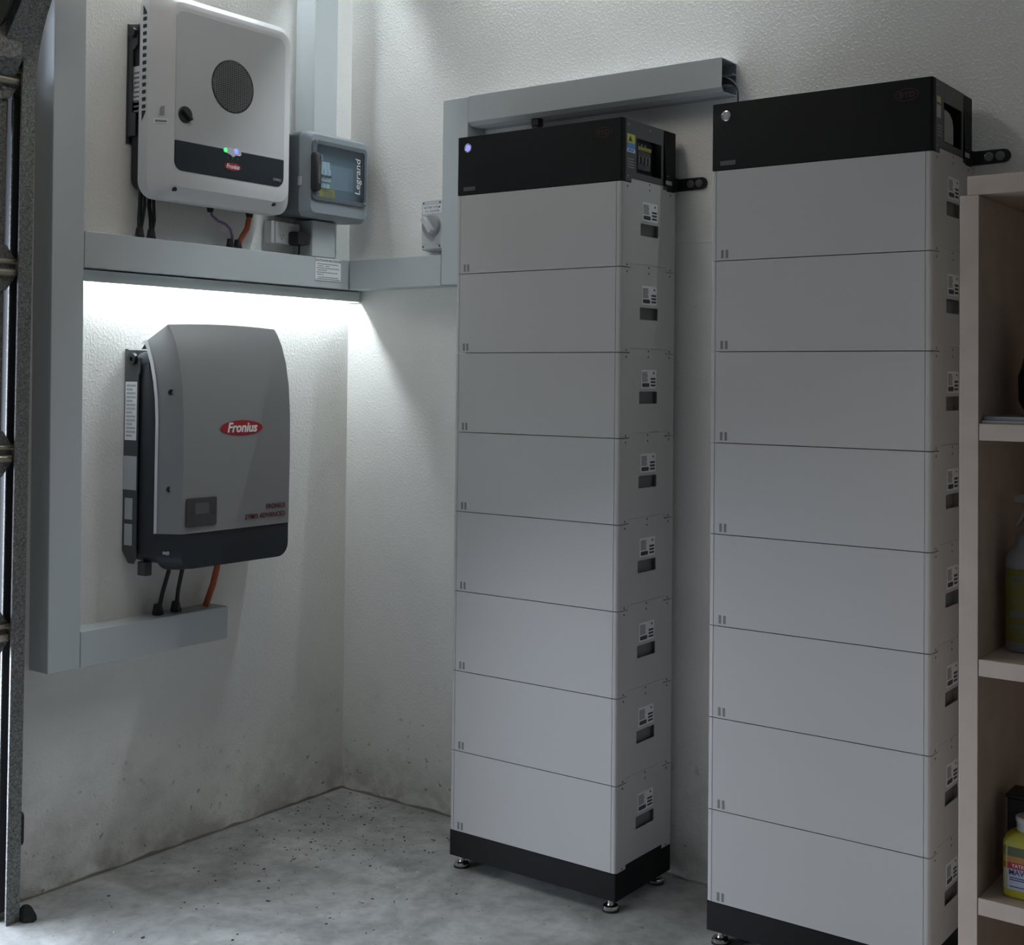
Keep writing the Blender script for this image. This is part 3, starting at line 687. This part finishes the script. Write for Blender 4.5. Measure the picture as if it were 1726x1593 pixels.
# ------------------------------------------------------------------ breaker enclosure
def enclosure():
    t = thing('breaker_enclosure', 'small grey breaker enclosure with smoked window and yellow sticker', 'enclosure', (.14, -.20, 1.958))
    y0, y1, z0, z1 = -.342, -.068, 1.955, 2.232
    MB().loft([rrect(.0008, y0-.016, y1+.004, z0+.004, z1-.008, .02), rrect(.06, y0-.016, y1+.006, z0-.001, z1-.004, .022), rrect(.118, y0-.010, y1+.006, z0-.003, z1-.001, .022)]).build('back_box', M['enclside'], t, smooth=True)  # back box coloured darker to carry the shade on the left flank
    hole = rpoly(y0+.028, y1-.024, z0+.060, z1-.040, .012)
    # front cover with real opening
    MB().loft([rrect(.1185, y0-.008, y1+.006, z0-.004, z1, .022), rrect(.135, y0-.002, y1+.004, z0-.002, z1, .022), rrect(.156, y0+.010, y1-.006, z0+.010, z1-.012, .02)], cap=False).plate([(p[1], p[2]) for p in rrect(0, y0+.010, y1-.006, z0+.010, z1-.012, .02)], [hole], 0, .153, .156).build('front_cover', M['encl'], t, smooth=True, ang=30)
    MB().box(.128, .130, y0+.02, y1-.01, z0+.03, z1-.03).build('inner_cover', M['encl'], t)
    ic = MB().box(.129, .131, y0+.045, y1-.05, z0+.10, z0+.18).build('breaker_slot', M['labgrey'], t)
    for k in range(4):
        ys = y0+.046+.0165*k
        b = MB().box(.131, .137, ys, ys+.0155, z0+.098, z0+.185).box(.137, .143, ys+.001, ys+.0145, z0+.118, z0+.160).build('breaker', M['breaker'], t, bevel=.0008)
        MB().box(.143, .149, ys+.003, ys+.0125, z0+.132, z0+.139).build('breaker_toggle', M['enclside'], b)
    MB().prism([(y0+.066, z1-.088), (y0+.084, z1-.088), (y0+.084, z1-.068), (y0+.066, z1-.068)], 0, .130, .1306).build('label_mark', M['lab'], t)
    yl = MB().box(.130, .1306, y0+.048, y0+.140, z0+.066, z0+.098)
    for k in range(3): yl.box(.1306, .1309, y0+.088, y0+.132, z0+.073+.007*k, z0+.076+.007*k, 1)
    yl.prism([(y0+.056, z0+.073), (y0+.074, z0+.073), (y0+.065, z0+.090)], 0, .1306, .1309, 1)
    yl.build('warning_sticker', [M['yel'], M['ink']], t)
    # hinged window
    wy0, wy1, wz0, wz1 = y0+.010, y1-.016, z0+.050, z1-.030
    out = rpoly(wy0, wy1, wz0, wz1, .014); inn = rpoly(wy0+.018, wy1-.012, wz0+.014, wz1-.014, .010)
    w_ = MB().plate(out, [inn], 0, .158, .163).build('window_frame', M['enclside'], t, bevel=.001)
    MB().prism(inn, 0, .1595, .1615).build('window_pane', M['glass'], w_)
    text('Legrand', 'maker_lettering', M['lab'], w_, (.1622, wy1-.042, (wz0+wz1)/2), (0, 0, 1), (0, -1, 0), .033, bold=.0, shear=.1, sx=1.15)
    hd = MB().loft([rrect(.160, y0+.004, y0+.038, z0+.075, z0+.205, .014), rrect(.176, y0+.006, y0+.036, z0+.078, z0+.202, .013), rrect(.180, y0+.010, y0+.032, z0+.084, z0+.196, .009)]).build('handle', M['black'], t, smooth=True)
    MB().prism(rpoly(y0+.018, y0+.027, z0+.10, z0+.17, .004), 0, .180, .1812).build('handle_slot', M['lcd'], hd)
    for yy, zz in ((y0+.024, z1-.036), (wy1-.012, wz0+.012)): MB().cyl((.163, yy, zz), (.167, yy, zz), .004, 10).build('screw', M['chrome'], w_)
    MB().box(.118, .131, y0-.014, y0-.004, z0+.095, z0+.125).build('side_latch', M['labgrey'], t, bevel=.003)
enclosure()

def outlet():
    t = thing('power_outlet', 'white double power outlet on a mounting block under the breaker enclosure', 'power outlet', (.02, -.35, 1.862))
    MB().loft([rrect(.0005, -.392, -.280, 1.864, 1.940, .004, 3), rrect(.036, -.390, -.282, 1.866, 1.938, .004, 3)]).build('mounting_block', M['white'], t, bevel=.001, smooth=True)
    f = MB().loft([rrect(.036, -.378, -.272, 1.866, 1.938, .004, 3), rrect(.043, -.376, -.274, 1.868, 1.936, .004, 3)]).build('face_plate', M['white'], t, bevel=.001, smooth=True)
    for yc in (-.352, -.305):
        s = MB()
        for a, dy in ((.35, -.007), (-.35, .007)):
            c, q = math.cos(a), math.sin(a)
            s.prism([(yc+dy+u*c-v*q, 1.893+u*q+v*c) for u, v in ((-.001, -.004), (.001, -.004), (.001, .004), (-.001, .004))], 0, .043, .0434)
        s.box(.043, .0434, yc-.001, yc+.001, 1.878, 1.886).build('socket_holes', M['ink'], f)
        MB().box(.043, .046, yc-.006, yc+.006, 1.911, 1.925).build('rocker_switch', M['white'], f, bevel=.001)
outlet()
t = thing('power_adapter', 'black plug adapter in the white outlet, its cord going into the trunking', 'adapter', (.07, -.30, 1.85))
MB().loft([rrect(.0465, -.325, -.272, 1.862, 1.908, .008, 3), rrect(.088, -.323, -.274, 1.864, 1.906, .008, 3)]).build('plug_body', M['black'], t, bevel=.001, smooth=True)
MB().tube([(.07, -.300, 1.866), (.07, -.300, 1.85), (.068, -.299, 1.8295)], .003, 8).build('cord', M['black'], t, smooth=True)

# shutdown sign on the horizontal trunking
t = thing('procedure_sign', 'small white printed shutdown sign on the trunking near the corner', 'sign', (.091, -.187, 1.75))
sg = MB().box(.0902, .0918, -.2475, -.1295, 1.752, 1.828).build('sign_plate', M['lab'], t, bevel=.0005)
text('SHUTDOWN PROCEDURE', 'sign_lettering', M['ink2'], sg, (.092, -.1885, 1.819), XR, UP, .0105, bold=.01, sx=.93, depth=.0001)
pr = MB()
for zz, a, b in ((1.8075, .006, .100), (1.8005, .009, .034), (1.8005, .044, .060), (1.7935, .003, .106), (1.7865, .008, .052), (1.7795, .004, .098), (1.7725, .007, .034), (1.7635, .012, .102), (1.7575, .004, .110)):
    y = -.2445+a; rr = random.Random(int(zz*1e4))
    while y < -.2445+b-.002:
        wd = min(rr.uniform(.004, .012), -.2445+b-y); pr.box(.0918, .0920, y, y+wd, zz-.0014, zz+.0014); y += wd+.0016
pr.build('sign_print', M['ink'], sg)

# rotary isolator on the back wall
def isolator():
    t = thing('rotary_isolator', 'grey rotary battery isolator on the back wall beside the upright trunking', 'switch', (.43, -.03, 1.852))
    def ry(y, x0, x1, z0, z1, r): return [(p[1], y, p[2]) for p in rrect(0, x0, x1, z0, z1, r, 4)]
    MB().loft([ry(-.0005, .378, .478, 1.850, 2.022, .006), ry(-.045, .380, .476, 1.852, 2.020, .008), ry(-.050, .384, .472, 1.856, 2.016, .008)]).build('body', M['isog'], t, smooth=True)
    MB().lathe([(.034, -.062), (.037, -.058), (.038, -.050)], (.428, 0, 1.932), 32, ax=1).build('dial', M['greytxt'], t, smooth=True)
    c, s = math.cos(math.radians(-52)), math.sin(math.radians(-52))
    P = [(-.030, -.008), (.030, -.008), (.030, .008), (-.030, .008)]
    MB().prism([(.428+u*c-v*s, 1.932+u*s+v*c) for u, v in P], 1, -.061, -.082).build('handle', M['isog'], t, bevel=.002)
    lb = MB().box(.389, .470, -.0501, -.0512, 1.972, 2.000).build('label_plate', M['lab'], t)
    text('BATTERY SYSTEM', 'label_lettering', M['navy'], lb, (.4295, -.0514, 1.992), YR, UP, .0105, bold=.01, sx=.85, depth=.0001)
    text('D.C. ISOLATOR', 'label_lettering', M['navy'], lb, (.4295, -.0514, 1.980), YR, UP, .0105, bold=.01, sx=.85, depth=.0001)
    for xx in (.391, .462):
        for zz in (1.864, 2.008): MB().cyl((xx, -.0495, zz), (xx, -.0508, zz), .0032, 10).build('screw', M['ink2'], t)
    text('OFF', 'switch_lettering', M['greytxt'], t, (.400, -.0504, 1.871), YR, UP, .008, depth=.0001)
    text('ON', 'switch_lettering', M['greytxt'], t, (.452, -.0504, 1.871), YR, UP, .008, depth=.0001)
isolator()

# ------------------------------------------------------------------ battery towers
H, W, D = .233, .582, .284
TX1, TX2, TY = .7631, 1.6206, -.3200
ZB = .1077; ZT = ZB+8*H
def plan(x, y, x0=0, x1=W, r=.009, groove=True, chan=True, back=D):
    # plan outline of a module, counter-clockwise from front left
    p = [(x0, r)]
    for k in range(1, 5): a = PI/2*k/4; p.append((x0+r-r*math.cos(a), r-r*math.sin(a)))
    if groove:
        for g in (.0145, W-.0165): p += [(g-.0008, 0), (g-.0008, .002), (g+.0008, .002), (g+.0008, 0)]
    p.append((x1-r, 0))
    for k in range(1, 5): a = PI/2*k/4; p.append((x1-r+r*math.sin(a), r-r*math.cos(a)))
    if chan: p += [(x1, .030), (x1-.0016, .030), (x1-.0016, .085), (x1-.03, .085), (x1-.03, .205), (x1-.0016, .205), (x1-.0016, back), (x0+.0016, back), (x0+.0016, .205), (x0+.03, .205), (x0+.03, .085), (x0+.0016, .085), (x0+.0016, .030), (x0, .030)]
    else: p += [(x1, back), (x0, back)]
    return [(x+u, y+v) for u, v in p]
def side_outline(y, z0, z1, tab_top=True, notch_bot=True, ya=.030, yb=D):
    g = .0011; TH = .0122
    p = [(ya, z0+g)]
    if notch_bot: p += [(.0475, z0+g), (.0475, z0+TH+.0004), (.2362, z0+TH+.0004), (.2362, z0+g)]
    p += [(yb, z0+g), (yb, z1-g)]
    if tab_top: p += [(.2355, z1-g), (.2355, z1+TH-.0004), (.0482, z1+TH-.0004), (.0482, z1-g)]
    p += [(ya, z1-g)]
    return [(y+u, v) for u, v in p]
def screw(x, y, z, parent):
    return MB().prism([(y+u, z+v) for u, v in rpoly(-.0022, .0022, -.0030, .0030, .002, 3)], 0, x-.0004, x+.0004).build('screw', M['black'], parent)

def module(root, x, y, z0, proto=None):
    z1 = z0+H
    b = MB().prism(plan(x, y), 2, z0+.0011, z1-.0011).build('battery_module', M['mod'], root, smooth=True, ang=30)
    pk = rpoly(y+.0975, y+.1925, z1-.1405, z1-.1065, .003, 3)
    for sx, nm in ((x+W, 1), (x, -1)):
        o = side_outline(y, z0, z1)
        MB().plate(o, [pk], 0, sx-.0015*nm, sx+.0001*nm).build('side_panel', M['mod'], b)
    # carrying pocket behind the opening of the side panel
    MB().box(x+W-.030, x+W-.012, y+.094, y+.196, z1-.145, z1-.101, 0).build('handle_pocket', M['mod2'], b)
    lx = x+W+.0001
    lb = MB().box(lx, lx+.0005, y+.1075, y+.1865, z1-.098, z1-.046)
    q = lx+.0005
    for k in range(9): lb.box(q, q+.0002, y+.111, y+.111+.030-.004*((k*7) % 4 == 1), z1-.079+.0031*k, z1-.0770+.0031*k, 1)
    lb.prism(rpoly(y+.112, y+.150, z1-.094, z1-.083, .004, 3), 0, q, q+.0002, 2)
    for zz in (-.074, -.083, -.092): lb.box(q, q+.0002, y+.157, y+.1825, z1+zz, z1+zz+.0055, 2)
    lb.cyl((q, y+.173, z1-.055), (q+.0002, y+.173, z1-.055), .0035, 10, 2)
    lb.build('rating_label', [M['lab'], M['ink'], M['ink2']], b)
    for dy, dz in ((.0297, -.0117), (.1437, .0055), (.1437, -.0107), (.2577, -.0107), (.0297, -H+.0068), (.2577, -H+.0068)):
        screw(x+W, y+dy, z1+dz, b)
    for dx in (.0335, .0465):
        MB().box(x+dx-.0036, x+dx+.0036, y-.0004, y+.0005, z1-.2265, z1-.2050).build('slot_mark', M['mod2'], b)
    return b

def tower(x, y, label):
    t = thing('battery_tower', label, 'battery storage', (x+W/2, y+D/2, 0))
    for i in range(8): module(t, x, y, ZB+i*H)
    # base plinth
    bb = MB().prism(plan(x, y, r=.004, groove=False, chan=False), 2, .035, ZB-.0008).build('base_plinth', M['blk'], t, smooth=True)
    for sx, sg in ((x+W, 1), (x, -1)):
        MB().prism([(y+.048, ZB-.01), (y+.2355, ZB-.01), (y+.2355, ZB+.0115), (y+.048, ZB+.0115)], 0, sx-.0012*sg, sx+.0001*sg).build('side_tab', M['blk'], bb)
    for dx, dy in ((.030, .022), (W-.030, .022), (.030, D-.028), (W-.030, D-.028)):
        ft = MB().lathe([(.021, .004), (.0225, .006), (.0225, .011), (.020, .0145), (.010, .016), (.0085, .020), (.0085, .0352)], (x+dx, y+dy, 0), 24).build('levelling_foot', M['chrome'], bb, smooth=True)
        MB().lathe([(.0235, 0), (.0235, .0045)], (x+dx, y+dy, 0), 24).build('rubber_pad', M['rubber'], ft, smooth=True)
    return t
def control_unit(t, x, y, lit):
    z0, z1 = ZT, ZT+.1728
    c = MB().prism(plan(x, y, r=.007, groove=False, chan=True), 2, z0+.0011, z1).build('control_unit', M['blk'], t, bevel=.0015, smooth=True)
    win = rpoly(y+.0720, y+.2060, z0+.030, z0+.126, .003, 3)
    for sx, sg in ((x+W, 1), (x, -1)):
        o = side_outline(y, z0, z1, tab_top=False, ya=.018, yb=.2165)
        MB().plate([(a, b+(0 if b > z0+.05 else 0)) for a, b in o], [win], 0, sx-.0012*sg, sx+.0008*sg).build('side_panel', M['blkside'], c)
        MB().box(sx-.0012*sg, sx+.0006*sg, y+.2175, y+D, z0+.0002 if False else z0+.0012, z1-.002).build('rear_panel', M['blk'], c, bevel=.0005)
    X = x+W
    # breaker bay behind the opening
    bay = MB().box(X-.0295, X-.027, y+.072, y+.206, z0+.03, z0+.126).build('breaker_bay', M['black'], c)
    if lit:
        MB().box(X-.027, X-.012, y+.085, y+.168, z0+.045, z0+.105).build('breaker_body', M['blkside'], bay, bevel=.002)
        MB().box(X-.012, X-.0112, y+.084, y+.170, z0+.100, z0+.110).build('yellow_strip', M['yel2'], bay)
        for k in range(4): MB().box(X-.012, X-.004, y+.092+.018*k, y+.098+.018*k, z0+.062, z0+.080).build('breaker_lever', M['mod2'], bay, bevel=.001)
        for k in range(5): MB().cyl((X-.027, y+.082+.020*k, z0+.119), (X-.0255, y+.082+.020*k, z0+.119), .0028, 8).build('connector_pin', M['labgrey'], bay)
    else:
        q = [(y+.078, z0+.036), (y+.165, z0+.036), (y+.165, z0+.078), (y+.158, z0+.096), (y+.140, z0+.108), (y+.115, z0+.113), (y+.078, z0+.113)]
        MB().prism(q, 0, X-.026, X-.006).build('breaker_cover', M['greytxt'], bay, bevel=.002)
        for k in range(4): MB().cyl((X-.027, y+.090+.022*k, z0+.119), (X-.0255, y+.090+.022*k, z0+.119), .0028, 8).build('connector_pin', M['labgrey'], bay)
    # side stickers
    l = MB()
    if lit:
        l.box(X+.0008, X+.0013, y+.024, y+.064, z0+.107, z0+.132, 1).box(X+.0008, X+.0013, y+.024, y+.064, z0+.092, z0+.1065, 2).box(X+.0008, X+.0013, y+.024, y+.064, z0+.082, z0+.0915, 0)
        l.prism([(y+.030, z0+.112), (y+.050, z0+.112), (y+.040, z0+.128)], 0, X+.0013, X+.0015, 3)
        l.box(X+.0013, X+.0015, y+.028, y+.058, z0+.084, z0+.090, 2)
    else:
        l.box(X+.0008, X+.0013, y+.024, y+.052, z0+.118, z0+.132, 1).box(X+.0008, X+.0013, y+.024, y+.052, z0+.082, z0+.112, 4)
    l.build('warning_label', [M['lab'], M['yel2'], M['blue'], M['ink2'], M['labgrey']], c)
    l = MB().box(X+.0008, X+.0011, y+.024, y+.066, z0+.034, z0+.070)
    for k in range(4): l.box(X+.0011, X+.0013, y+.028, y+.060, z0+.040+.0075*k, z0+.042+.0075*k, 1)
    l.build('engraved_label', [M['blkside'], M['greytxt']], c)
    l = MB().box(X+.0006, X+.0011, y+.229, y+.264, z0+.0185, z0+.030)
    l.box(X+.0006, X+.0009, y+.229, y+.250, z0+.042, z0+.0435, 1).build('serial_label', [M['labgrey'], M['mod2']], c)
    for dy, dz in ((.030, .158), (.1437, .158), (.030, .016)): MB().cyl((X+.0008, y+dy, z0+dz), (X+.0014, y+dy, z0+dz), .0028, 10).build('screw', M['greytxt'], c)
    # front button
    bx, bz = x+.042, z0+.139
    b = MB().lathe([(.0135, 0), (.0135, -.0018), (.0115, -.0026), (.0100, -.0018), (.0098, -.0008)], (bx, y, bz), 32, ax=1).build('power_button', M['chrome'], c, smooth=True)
    MB().lathe([(.0092, 0), (.0090, -.0022)], (bx, y, bz), 28, ax=1).build('button_cap', M['bled2'] if lit else M['labgrey'], b)
    # oval emblem
    ex, ez = x+.520, z0+.1365
    e = MB().plate([(ex+.0290*math.cos(a), ez+.0150*math.sin(a)) for a in [2*PI*k/40 for k in range(40)]], [[(ex+.0268*math.cos(a), ez+.0130*math.sin(a)) for a in [2*PI*k/40 for k in range(40)]]], 1, y-.0006, y+.0004).build('oval_emblem', M['dred'], c)
    text('BYD', 'emblem_lettering', M['dred'], e, (ex, y-.0004, ez), YR, UP, .019, bold=.02, sx=1.1, depth=.0003)
    bd = MB().box(x+.026, x+.069, y-.0006, y+.0003, z0+.0125, z0+.0235).build('name_badge', M['badge'], c)
    text('PREMIUM', 'badge_lettering', M['blkside'], bd, (x+.0475, y-.0007, z0+.018), YR, UP, .0095, sx=.95, depth=.0002)
    # bracket that fixes the tower to the wall
    br = MB().prism([(x+W-.03, z0+.008)]+[(X+.070+.0175*math.sin(a), z0+.0275-.0175*math.cos(a)) for a in [PI*k/10 for k in range(11)]]+[(x+W-.03, z0+.045)], 1, -.0005, -.0065)
    br.box(X-.03, X-.003, -.0065, y+D+.001, z0+.010, z0+.045).build('wall_bracket', M['black'], t, bevel=.0015)
    for dx in (.034, .062):
        MB().cyl((X+dx, -.0065, z0+.0275), (X+dx, -.0085, z0+.0275), .0115, 20).cyl((X+dx, -.0085, z0+.0275), (X+dx, -.0155, z0+.0275), .0085, 6).build('bracket_bolt', M['darksteel'], t, bevel=.0005)
t1 = tower(TX1, TY, 'left battery tower, eight pale modules with black top, by the corner')
control_unit(t1, TX1, TY, True)
t2 = copy_tree(t1) if False else tower(TX2, TY, 'right battery tower, eight pale modules, partly hidden by the shelf')
control_unit(t2, TX2, TY, False)

# ------------------------------------------------------------------ shelf unit on the right
SY, SB = -.70, -.16
def shelf_unit():
    t = thing('shelf_unit', 'cream painted open shelf unit at the right edge', 'shelf', (2.85, (SY+SB)/2, 0))
    xa, xb = 2.391, 3.30
    MB().box(xa, xa+.038, SY, SB, 0, 1.8035).build('side_board', M['shelf'], t, bevel=.0015)
    MB().box(xb, xb+.038, SY, SB, 0, 1.8035).build('side_board', M['shelf'], t, bevel=.0015)
    MB().box(xa+.014, xb+.024, SY+.001, SB, 1.804, 1.8415).build('top_board', M['shelf'], t, bevel=.0015)
    for zt in (1.353, .893, .431, .06):
        MB().box(xa+.0385, xb-.0005, SY+.001, SB, zt-.033, zt).build('shelf_board', M['shelf'], t, bevel=.0015)
    MB().box(xa+.038, xb, SB-.006, SB, .02, 1.80).build('back_board', M['shelf'], t)
shelf_unit()
xi = 2.4295
t = thing('magazine', 'lower thin magazine lying flat on the top shelf board', 'magazine', (2.60, -.55, 1.353), 'magazines on the upper shelf')
MB().box(xi+.003, 2.70, -.690, -.40, 1.3535, 1.359).build('pages', M['paper'], t)
t = thing('magazine', 'grey magazine lying on top of another on the upper shelf', 'magazine', (2.60, -.55, 1.3595), 'magazines on the upper shelf')
MB().box(xi+.004, 2.69, -.680, -.41, 1.3595, 1.3665).build('pages', M['labgrey'], t)
# dark bag on the upper shelf
def sack():
    c = (2.535, -.52, 1.3667); rings = []
    for z, sx, sy in ((0, .065, .07), (.03, .078, .085), (.08, .074, .08), (.13, .06, .065), (.17, .042, .045), (.19, .03, .03), (.215, .04, .035)):
        rings.append([(c[0]+sx*math.cos(a)*(1+.08*math.sin(5*a+z*30)), c[1]+sy*math.sin(a)*(1+.08*math.cos(4*a+z*25)), c[2]+z) for a in [2*PI*k/28 for k in range(28)]])
    tag(MB().loft(rings).build('cloth_pouch', M['black'], smooth=True), 'black crumpled pouch in the dark of the upper shelf compartment', 'bag')
sack()
def big_bottle():
    cx, cy, z = 2.508, -.548, .893
    t = thing('spray_bottle', 'large milky plastic bottle with yellow label on the middle shelf', 'bottle', (cx, cy, z))
    def ring(zz, sx, sy, r):
        return [(p[1], p[2], zz) for p in rrect(0, cx-sx, cx+sx, cy-sy, cy+sy, r, 6)]
    MB().loft([ring(z+.0005, .058, .046, .025), ring(z+.006, .063, .051, .028), ring(z+.185, .063, .051, .028), ring(z+.197, .060, .048, .028), ring(z+.206, .050, .042, .028), ring(z+.215, .047, .038, .028), ring(z+.232, .046, .037, .028), ring(z+.238, .036, .03, .024), ring(z+.243, .017, .017, .012), ring(z+.256, .017, .017, .012)]).build('bottle_body', M['hdpe'], t, smooth=True, ang=50)
    def lring(zz): return [(p[1], p[2], zz) for p in rrect(0, cx-.0634, cx+.0634, cy-.0514, cy+.0514, .028, 6)]
    lb = MB().loft([[p for p in lring(z+.022)], [p for p in lring(z+.168)]], cap=False).build('label', M['blabel'], t)
    pr = MB()
    for zz, wd, hh in ((.150, .05, .004), (.140, .07, .002), (.132, .06, .002), (.105, .066, .0015), (.098, .07, .0015), (.072, .076, .012), (.050, .03, .006), (.040, .06, .002)):
        pr.box(cx-.046, cx-.046+wd, cy-.0517, cy-.0513, z+zz, z+zz+hh)
    pr.build('label_print', M['ink'], t)
    hd = MB().cyl((cx, cy, z+.256), (cx, cy, z+.276), .018, 20).build('collar', M['capw'], t, smooth=True)
    tr = MB().prism([(cx-.052, z+.296), (cx-.052, z+.310), (cx-.04, z+.314), (cx+.036, z+.318), (cx+.046, z+.305), (cx+.040, z+.285), (cx+.016, z+.276), (cx-.014, z+.276), (cx-.012, z+.294)], 1, cy-.011, cy+.011).build('spray_head', M['capw'], t, bevel=.003)
    MB().prism([(cx-.030, z+.294), (cx-.022, z+.294), (cx-.030, z+.270), (cx-.045, z+.246), (cx-.050, z+.248), (cx-.038, z+.272)], 1, cy-.007, cy+.007).build('trigger', M['capw'], t, bevel=.001)
big_bottle()
t = thing('black_hose', 'black looped hose hanging behind the milky spray bottle', 'hose', (2.55, -.42, .893))
pts = [(2.60, -.42, .8995)]
for k in range(0, 15): a = PI*k/14; pts.append((2.545+.05*math.cos(a)*1.0, -.42, 1.23+.05*math.sin(a)))
pts += [(2.50, -.42, 1.17), (2.515, -.42, 1.12), (2.53, -.42, 1.02), (2.535, -.42, .90)]
MB().tube(pts, .0115, 12).build('tube', M['black'], t, smooth=True)
def yellow_bottle():
    cx, cy, z = 2.520, -.630, .431
    t = thing('chemical_bottle', 'yellow bottle with white cap at the front of the lower shelf', 'bottle', (cx, cy, z))
    def ring(zz, sx, sy, r): return [(p[1], p[2], zz) for p in rrect(0, cx-sx, cx+sx, cy-sy, cy+sy, r, 6)]
    MB().loft([ring(z+.0005, .052, .030, .018), ring(z+.005, .056, .034, .013), ring(z+.108, .056, .034, .013), ring(z+.118, .052, .031, .022), ring(z+.124, .042, .026, .02), ring(z+.127, .024, .022, .018), ring(z+.131, .018, .018, .014)]).build('bottle_body', M['byel'], t, smooth=True, ang=50)
    MB().lathe([(.020, .126), (.0215, .128), (.0215, .142), (.0235, .145), (.0235, .152), (.022, .154)], (cx-.014, cy, z), 28).build('cap', M['capw'], t, smooth=True)
    y = cy-.0341
    for z0, z1, m in ((.082, .100, 'green'), (.070, .082, 'orangel'), (.058, .070, 'red'), (.018, .058, 'lilac')):
        MB().prism([(cx-.0525, y+.0038), (cx-.048, y+.0010), (cx-.043, y), (cx+.05, y), (cx+.05, y+.0006), (cx-.043, y+.0006), (cx-.048, y+.0017), (cx-.0520, y+.0045)], 2, z+z0, z+z1).build('label_band', M[m], t)
    text('YATES', 'label_lettering', M['whitetxt'], t, (cx-.036, y-.0002, z+.064), YR, UP, .0095, bold=.01, align='LEFT', depth=.0001)
    text('MAVRIK', 'label_lettering', M['navy'], t, (cx-.042, y-.0002, z+.051), YR, UP, .0145, bold=.02, align='LEFT', depth=.0001)
    pr = MB()
    for zz, wd in ((.041, .04), (.037, .03), (.024, .045)): pr.box(cx-.040, cx-.040+wd, y-.0003, y+.0001, z+zz-.001, z+zz+.001)
    pr.build('label_print', M['navy'], t)
yellow_bottle()
t = thing('storage_bottle', 'pale bottle with black lid standing behind the yellow bottle', 'bottle', (2.55, -.50, .431))
MB().lathe([(.035, .0005), (.040, .006), (.040, .13), (.036, .15), (.030, .158)], (2.555, -.47, .431), 28).build('bottle_body', M['hdpe'], t, smooth=True)
MB().lathe([(.0405, .158), (.041, .163), (.041, .19), (.038, .193)], (2.555, -.47, .431), 28).build('lid', M['black'], t, smooth=True)
t = thing('storage_box', 'low black box behind the yellow bottle on the lower shelf', 'box', (2.50, -.54, .431))
MB().box(2.452, 2.508, -.585, -.52, .4315, .600).build('box_body', M['black'], t, bevel=.004)
MB().box(2.449, 2.511, -.588, -.517, .600, .608).build('lid', M['black'], t, bevel=.002)

# ------------------------------------------------------------------ grit on the floor
def grit(name, label, n, m, smin, smax, seed, region):
    rnd = random.Random(seed); mb = MB()
    for _ in range(n):
        x, y = region(rnd); s = rnd.uniform(smin, smax); a = rnd.uniform(0, PI); el = rnd.uniform(.3, 1)
        c, q = math.cos(a), math.sin(a); hh = s*rnd.uniform(.15, .4)
        ring = [(s*math.cos(t)*rnd.uniform(.7, 1), s*el*math.sin(t)*rnd.uniform(.7, 1)) for t in [2*PI*k/6 for k in range(6)]]
        mb.prism([(x+u*c-v*q, y+u*q+v*c) for u, v in ring], 2, 0, hh)
    tag(mb.build(name, m), label, 'debris', kind='stuff')
def reg(r):
    while True:
        x = abs(r.gauss(.32, .28))+.02; y = -abs(r.gauss(.30, .28))-.02
        if not (x > .74 and y > -.34): return x, y
grit('floor_grit', 'dark plaster grit scattered on the concrete near the corner', 280, M['debd'], .0012, .0052, 3, reg)
grit('floor_grit', 'sparse dark specks spread over the open concrete floor', 45, M['debd'], .0015, .0065, 5, lambda r: (r.uniform(.1, 2.2), -r.uniform(.36, 1.3)))
grit('plaster_crumbs', 'tiny white plaster crumbs on the concrete floor', 26, M['debw'], .0018, .006, 9, lambda r: (r.uniform(.05, 1.4), -r.uniform(.36, 1.2)))
